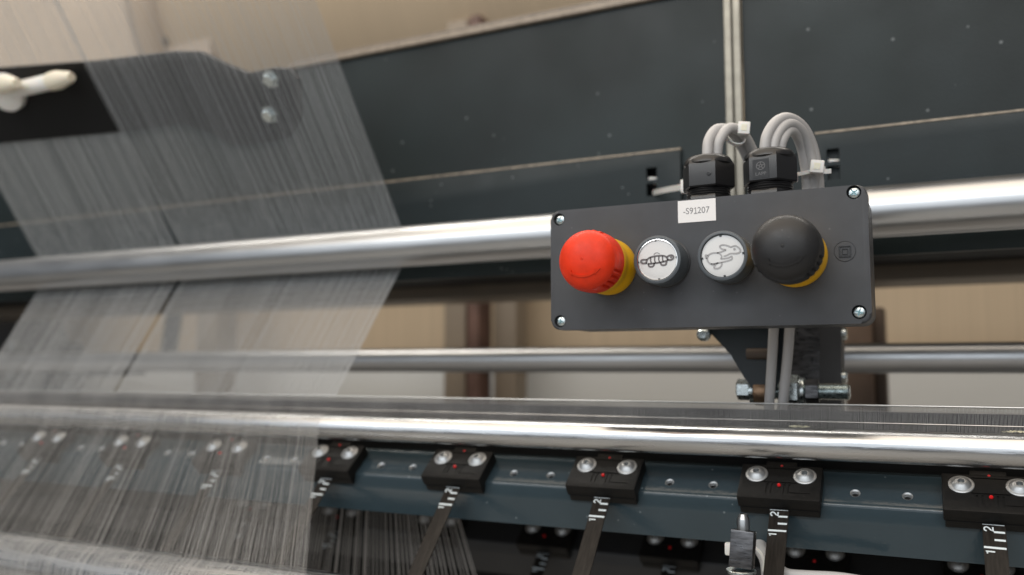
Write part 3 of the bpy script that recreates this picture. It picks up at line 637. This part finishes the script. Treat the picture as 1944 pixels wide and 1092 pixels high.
br = thing('box_bracket', 'dark blue triangular bracket under the control box', 'bracket', atY(1430, 680, .675))
o = plane_poly('gusset', [(1330, 560), (1510, 560), (1510, 640), (1472, 742), (1432, 742), (1412, 716), (1386, 672), (1352, 636), (1330, 628)], .675, .005, BRACK); o.parent = br; o.location = -br.location
obj('rib', bx(atY(1470, 640, .672) - br.location, (.003, .012, .05)), BRACK, br)
obj('pin', LA([(.004, 0), (.0042, .001), (.0042, .016), (.004, .017)], 20, 'X', atY(1418, 672, .668) - br.location), BROWND, br)
obj('tab_bolt', LA([(.005, 0), (.005, .006), (.003, .008), (0, .008)], 20, 'Y', atY(1338, 636, .669) - br.location), ZINC, br)
cm = thing('steel_column', 'grey steel column with two bolts behind the cables under the box', 'column', atY(1560, 690, .76))
q = lambda x, y, Y: atY(x, y, Y) - cm.location
o = plane_poly('column_plate', [(1488, 560), (1558, 560), (1558, 790), (1488, 790)], .76, .02, STEELB, cm); o.location = -cm.location
o = plane_poly('side_plate', [(1556, 560), (1597, 560), (1597, 790), (1556, 790)], .745, .03, DARKG, cm); o.location = -cm.location
for y in (634, 716):
    b = obj('bolt', LA([(.0065, 0), (.0065, .0012), (.0052, .0014), (.0052, .0055), (.0042, .0066), (0, .0066)], 24, 'X'), ZINC, cm, q(1592, y, .755))
    obj('washer', LA([(.0078, 0), (.0078, .001)], 24, 'X', (-.0012, 0, 0)), ZINC, b)
lbt = thing('long_bolt', 'long zinc plated bolt with nuts and a bronze bushing above the needle bar', 'bolt', atY(1400, 742, .685))
P_ = lambda px: atY(px, 742, .685).x - lbt.location.x
obj('head', LA([(.0072, 0), (.0082, .0009), (.0082, P_(1424) - .0006), (.0078, P_(1424))], 6, 'X', (0, 0, .001)), ZINC, lbt)
obj('washer', LA([(.0095, P_(1425)), (.0095, P_(1432))], 32, 'X'), ZINC, lbt)
obj('bushing', LA([(.0108, P_(1434)), (.0112, P_(1436)), (.0112, P_(1456)), (.0108, P_(1458))], 40, 'X', rfun=lambda a, i: 1 + .02 * math.sin(a * 20)), COPPER, lbt)
obj('nut', LA([(.0118, P_(1498)), (.0125, P_(1500)), (.0125, P_(1516)), (.0118, P_(1518))], 6, 'X'), ZINC, lbt)
obj('spring_washer', LA([(.0105, P_(1519)), (.0108, P_(1521)), (.0108, P_(1526)), (.0105, P_(1528))], 32, 'X'), ZINC, lbt)
obj('lock_nut', LA([(.0088, P_(1530)), (.0092, P_(1531)), (.0092, P_(1553)), (.0088, P_(1555))], 6, 'X', (0, 0, 0)), STEELB, lbt)
th = [(.0056, P_(1424))]
x = P_(1424)
while x < P_(1612): th += [(.0063, x + .0004), (.0056, x + .0009)]; x += .0010
th += [(.0050, x + .0006)]
obj('threaded_shank', LA(th, 24, 'X'), ZINC, lbt)

lg = thing('steel_lug', 'scratched steel lug with a bolt above and a washer below, on the front rail', 'lug', atY(1410, 1042, .572))
q = lambda x, y, Y: atY(x, y, Y) - lg.location
lt = Matrix.Rotation(R(-6), 3, 'X') @ Matrix.Rotation(R(4), 3, 'Y')
obj('block', bx((0, 0, 0), (.0145, .011, .0232), lt, .0007), STEELB, lg)
obj('stud', LA([(.0042, 0), (.0042, .006), (.0036, .0075), (.0025, .010), (0, .0104)], 24, 'Z', (.0006, .001, .0118)), SOCK, lg)
obj('washer', LA([(.0092, -.0015), (.0095, -.0011), (.0095, .0003), (.0092, .0006)], 40, 'Z', (-.0012, -.001, -.0135)), ZINC, lg)
obj('bolt_head', LA([(.0080, -.012), (.0084, -.011), (.0084, -.0022), (.0079, -.0016)], 6, 'Z', (-.0012, -.001, -.0138)), ZINC, lg)
tag(obj('tie_end', bx(atY(1385, 1042, .60), (.006, .005, .0085), None, .0014), TIE), 'white cable tie head left of the scratched steel lug', 'cable tie', 'white cable ties')
o = cable('thick grey white cable between the steel lug and the scale strip', [(1436, 980, .668), (1443, 1035, .640), (1456, 1064, .612), (1460, 1095, .606), (1462, 1130, .60)], .0050, None, CABLEW, 'white_cable')
o = cable('white cable crossing the bottom edge right of the steel lug', [(1474, 1076, .612), (1484, 1084, .608), (1500, 1091, .606), (1540, 1094, .607), (1600, 1098, .608), (1680, 1112, .61)], .0036, None, CABLEW, 'white_cable')
t = obj('cable_tie', tube(bmesh.new(), smooth_path([atY(1434, 1040, .606), atY(1444, 1050, .603), atY(1450, 1066, .601), atY(1449, 1085, .600)], 6), .001, flat=(.0009, .0004)), TIE); tag(t, 'thin white tie looped over the thick white cable', 'cable tie', 'white cable ties')

# ================================================================ guide arm with white pegs at left
K = .73; AN = Vector((0, 1, K)).normalized(); AP = Vector((0, .758, .130))
arm = thing('guide_beam', 'black guide beam between the two upper yarn sheets', 'guide beam', at_plane(200, 190, AP, AN))
pts = [at_plane(x, y, AP, AN) - arm.location for x, y in [(-160, 143), (0, 130), (175, 117), (330, 99), (380, 100), (430, 124), (470, 140), (520, 130), (548, 132), (566, 150), (570, 225), (548, 262), (500, 272), (440, 277), (400, 252), (350, 236), (240, 249), (0, 272), (-160, 289)]]
obj('arm_plate', prism(bmesh.new(), pts, AN * .005), DARK, arm)
for x, y in ((515, 150), (513, 217)):
    p = at_plane(x, y, AP, AN) - arm.location
    b = obj('bolt', LA([(.0095, -.0002), (.0095, .0012), (.0070, .0013), (.0070, .0058), (.0058, .0066), (0, .0066)], 6, 'Y'), ZINC, arm, p, (R(36), 0, 0))
ph = thing('peg_holder', 'ivory nylon holder with two pegs on the black guide beam', 'peg holder', at_plane(22, 172, AP, AN))
q = lambda x, y, dY: at_plane(x, y, AP - Vector((0, dY, 0)), AN) - ph.location
obj('hub', LA([(.019, -.001), (.0215, .0), (.0215, .008), (.016, .011), (0, .012)], 40, 'Y', (0, 0, -.002), None), IVORY, ph, (0, -.004, 0), (R(36), 0, R(14)))
def peg(a, b):
    d = (b - a); L = d.length; e = d.normalized().to_track_quat('Z', 'Y').to_euler()
    k = obj('peg', LA([(.0088, 0), (.0088, L * .64), (.0086, L * .66)], 24, 'Z'), IVORY, ph, a, e)
    obj('tip', LA([(.0094, L * .66), (.0101, L * .67), (.0102, L * .78), (.0062, L * .97), (.0048, L), (0, L)], 24, 'Z'), IVORYT, k)
peg(q(26, 172, .012), q(136, 146, .018)); peg(q(-40, 165, .014), q(32, 158, .040))

# ================================================================ yarn sheets
RY, RZ, RR = .735, .1243, .0210
def xs_for(x0, x1, n, jit=.22, bundle=.16, period=7):
    """uneven spacing: yarns run in loose groups with thin and dense stretches"""
    w = 1 + bundle * np.repeat(rng.random(n // period + 1), period)[:n] ** 2 * 2 + jit * rng.normal(0, 1, n).clip(-1.5, 2); w = w.clip(.15) * np.linspace(1.25, 1, n)
    gap = rng.random(n) < .03; w[gap] += rng.uniform(.6, 2.2, gap.sum())
    c = np.cumsum(w); c = (c - c[0]) / (c[-1] - c[0]); return x0 + (x1 - x0) * c
def upper(name, x0, x1, n, k, label, rad, shift=0.0):
    x = xs_for(x0, x1, n)
    # straight run from high above down to the back of the rod, round its back, then towards the needle bar
    ang = math.atan(k)                                     # tilt of the upper run from vertical
    top = []
    for z in (.62, .42, .30, .20): top.append((RY + RR * math.cos(ang) + shift * (z - .13) / .3 - k * (z - RZ - RR * math.sin(ang)), z))
    arc = [(RY + RR * math.cos(a), RZ + RR * math.sin(a)) for a in np.linspace(ang, -R(37), 7)]
    pr = np.array(top + arc); n = len(x); P = np.zeros((n, len(pr), 3)); P[:, :, 0] = x[:, None]; P[:, :, 1] = pr[None, :, 0]; P[:, :, 2] = pr[None, :, 1]
    P[:, :4, 0] += rng.normal(0, .0006, n)[:, None]; P[:, :4, 1] += rng.normal(0, .0008, n)[:, None]
    r = rad * rng.uniform(.75, 1.3, n)
    return x, P, r
GAPX = -.8077
xa, Pa, ra = upper('a', -1.063, GAPX - .0034, 620, .70, '', .000066)
xb, Pb, rb = upper('b', GAPX + .0034, -.4895, 860, .775, '', .000066)
o = threads('warp_sheet', Pa, ra, YARN); tag(o, 'upper left yarn sheet passing behind the black guide beam', 'yarn', 'warp yarn sheets', 'stuff')
o = threads('warp_sheet', Pb, rb, YARN); tag(o, 'upper yarn sheet crossing in front of the black guide beam', 'yarn', 'warp yarn sheets', 'stuff')
x = np.concatenate([xa, xb]); n = len(x)
A0 = np.array([RY + RR * math.cos(R(-37)), RZ + RR * math.sin(R(-37))]); B0 = np.array([.652, -.030])
tt = (x - x.min()) / (x.max() - x.min()); xend = -1.035 + tt * (1.035 - .5015)
P = np.zeros((n, 3, 3))
for j, q in enumerate((0, .5, 1)): P[:, j, 0] = x * (1 - q) + xend * q; P[:, j, 1:] = A0 * (1 - q) + B0 * q
o = threads('warp_sheet', P, np.concatenate([ra, rb]) * .95, YARN); tag(o, 'yarn sheet running from the thick rod down to the needle bar', 'yarn', 'warp yarn sheets', 'stuff')
# front sheet: over the scratched rod, then fanning out forward to the lowest rod
n = 1100; tpx = 606 - np.cumsum(np.maximum(.25, rng.normal(1, .2, n) * (1 + .3 * np.repeat(rng.random(n // 4 + 1), 4)[:n] ** 3)) ) * np.linspace(2.0, 1.25, n)
tpx = tpx[tpx > -420]; n = len(tpx)
RF = .0109; FY, FZ = .62, -.0512
prof = [(FY + RF * math.cos(a), FZ + RF * math.sin(a)) for a in np.linspace(R(35), R(196), 10)]
arc2 = [(LY - (LR + .0003) * math.cos(a), LZ + (LR + .0003) * math.sin(a)) for a in np.linspace(R(75), R(-40), 10)]
full = np.array(prof + arc2); P = np.zeros((n, len(full), 3)); P[:, :, 1] = full[None, :, 0]; P[:, :, 2] = full[None, :, 1]
for i, xp in enumerate(tpx):
    X0 = atY(xp, 800, FY - RF).x
    sl = .06 + .275 * (600 - xp) / 200; yb_ = 1018 + .124 * xp
    X1 = atY(xp - sl * (yb_ - 855), yb_ - sl * 0, LY).x
    P[i, :10, 0] = X0; P[i, 10:, 0] = X1 + rng.normal(0, .0004) + np.linspace(0, 1, 10) * .004
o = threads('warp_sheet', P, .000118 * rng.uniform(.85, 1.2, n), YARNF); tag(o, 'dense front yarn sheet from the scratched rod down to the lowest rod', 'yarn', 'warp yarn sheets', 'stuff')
# rear sheet seen below the front rail
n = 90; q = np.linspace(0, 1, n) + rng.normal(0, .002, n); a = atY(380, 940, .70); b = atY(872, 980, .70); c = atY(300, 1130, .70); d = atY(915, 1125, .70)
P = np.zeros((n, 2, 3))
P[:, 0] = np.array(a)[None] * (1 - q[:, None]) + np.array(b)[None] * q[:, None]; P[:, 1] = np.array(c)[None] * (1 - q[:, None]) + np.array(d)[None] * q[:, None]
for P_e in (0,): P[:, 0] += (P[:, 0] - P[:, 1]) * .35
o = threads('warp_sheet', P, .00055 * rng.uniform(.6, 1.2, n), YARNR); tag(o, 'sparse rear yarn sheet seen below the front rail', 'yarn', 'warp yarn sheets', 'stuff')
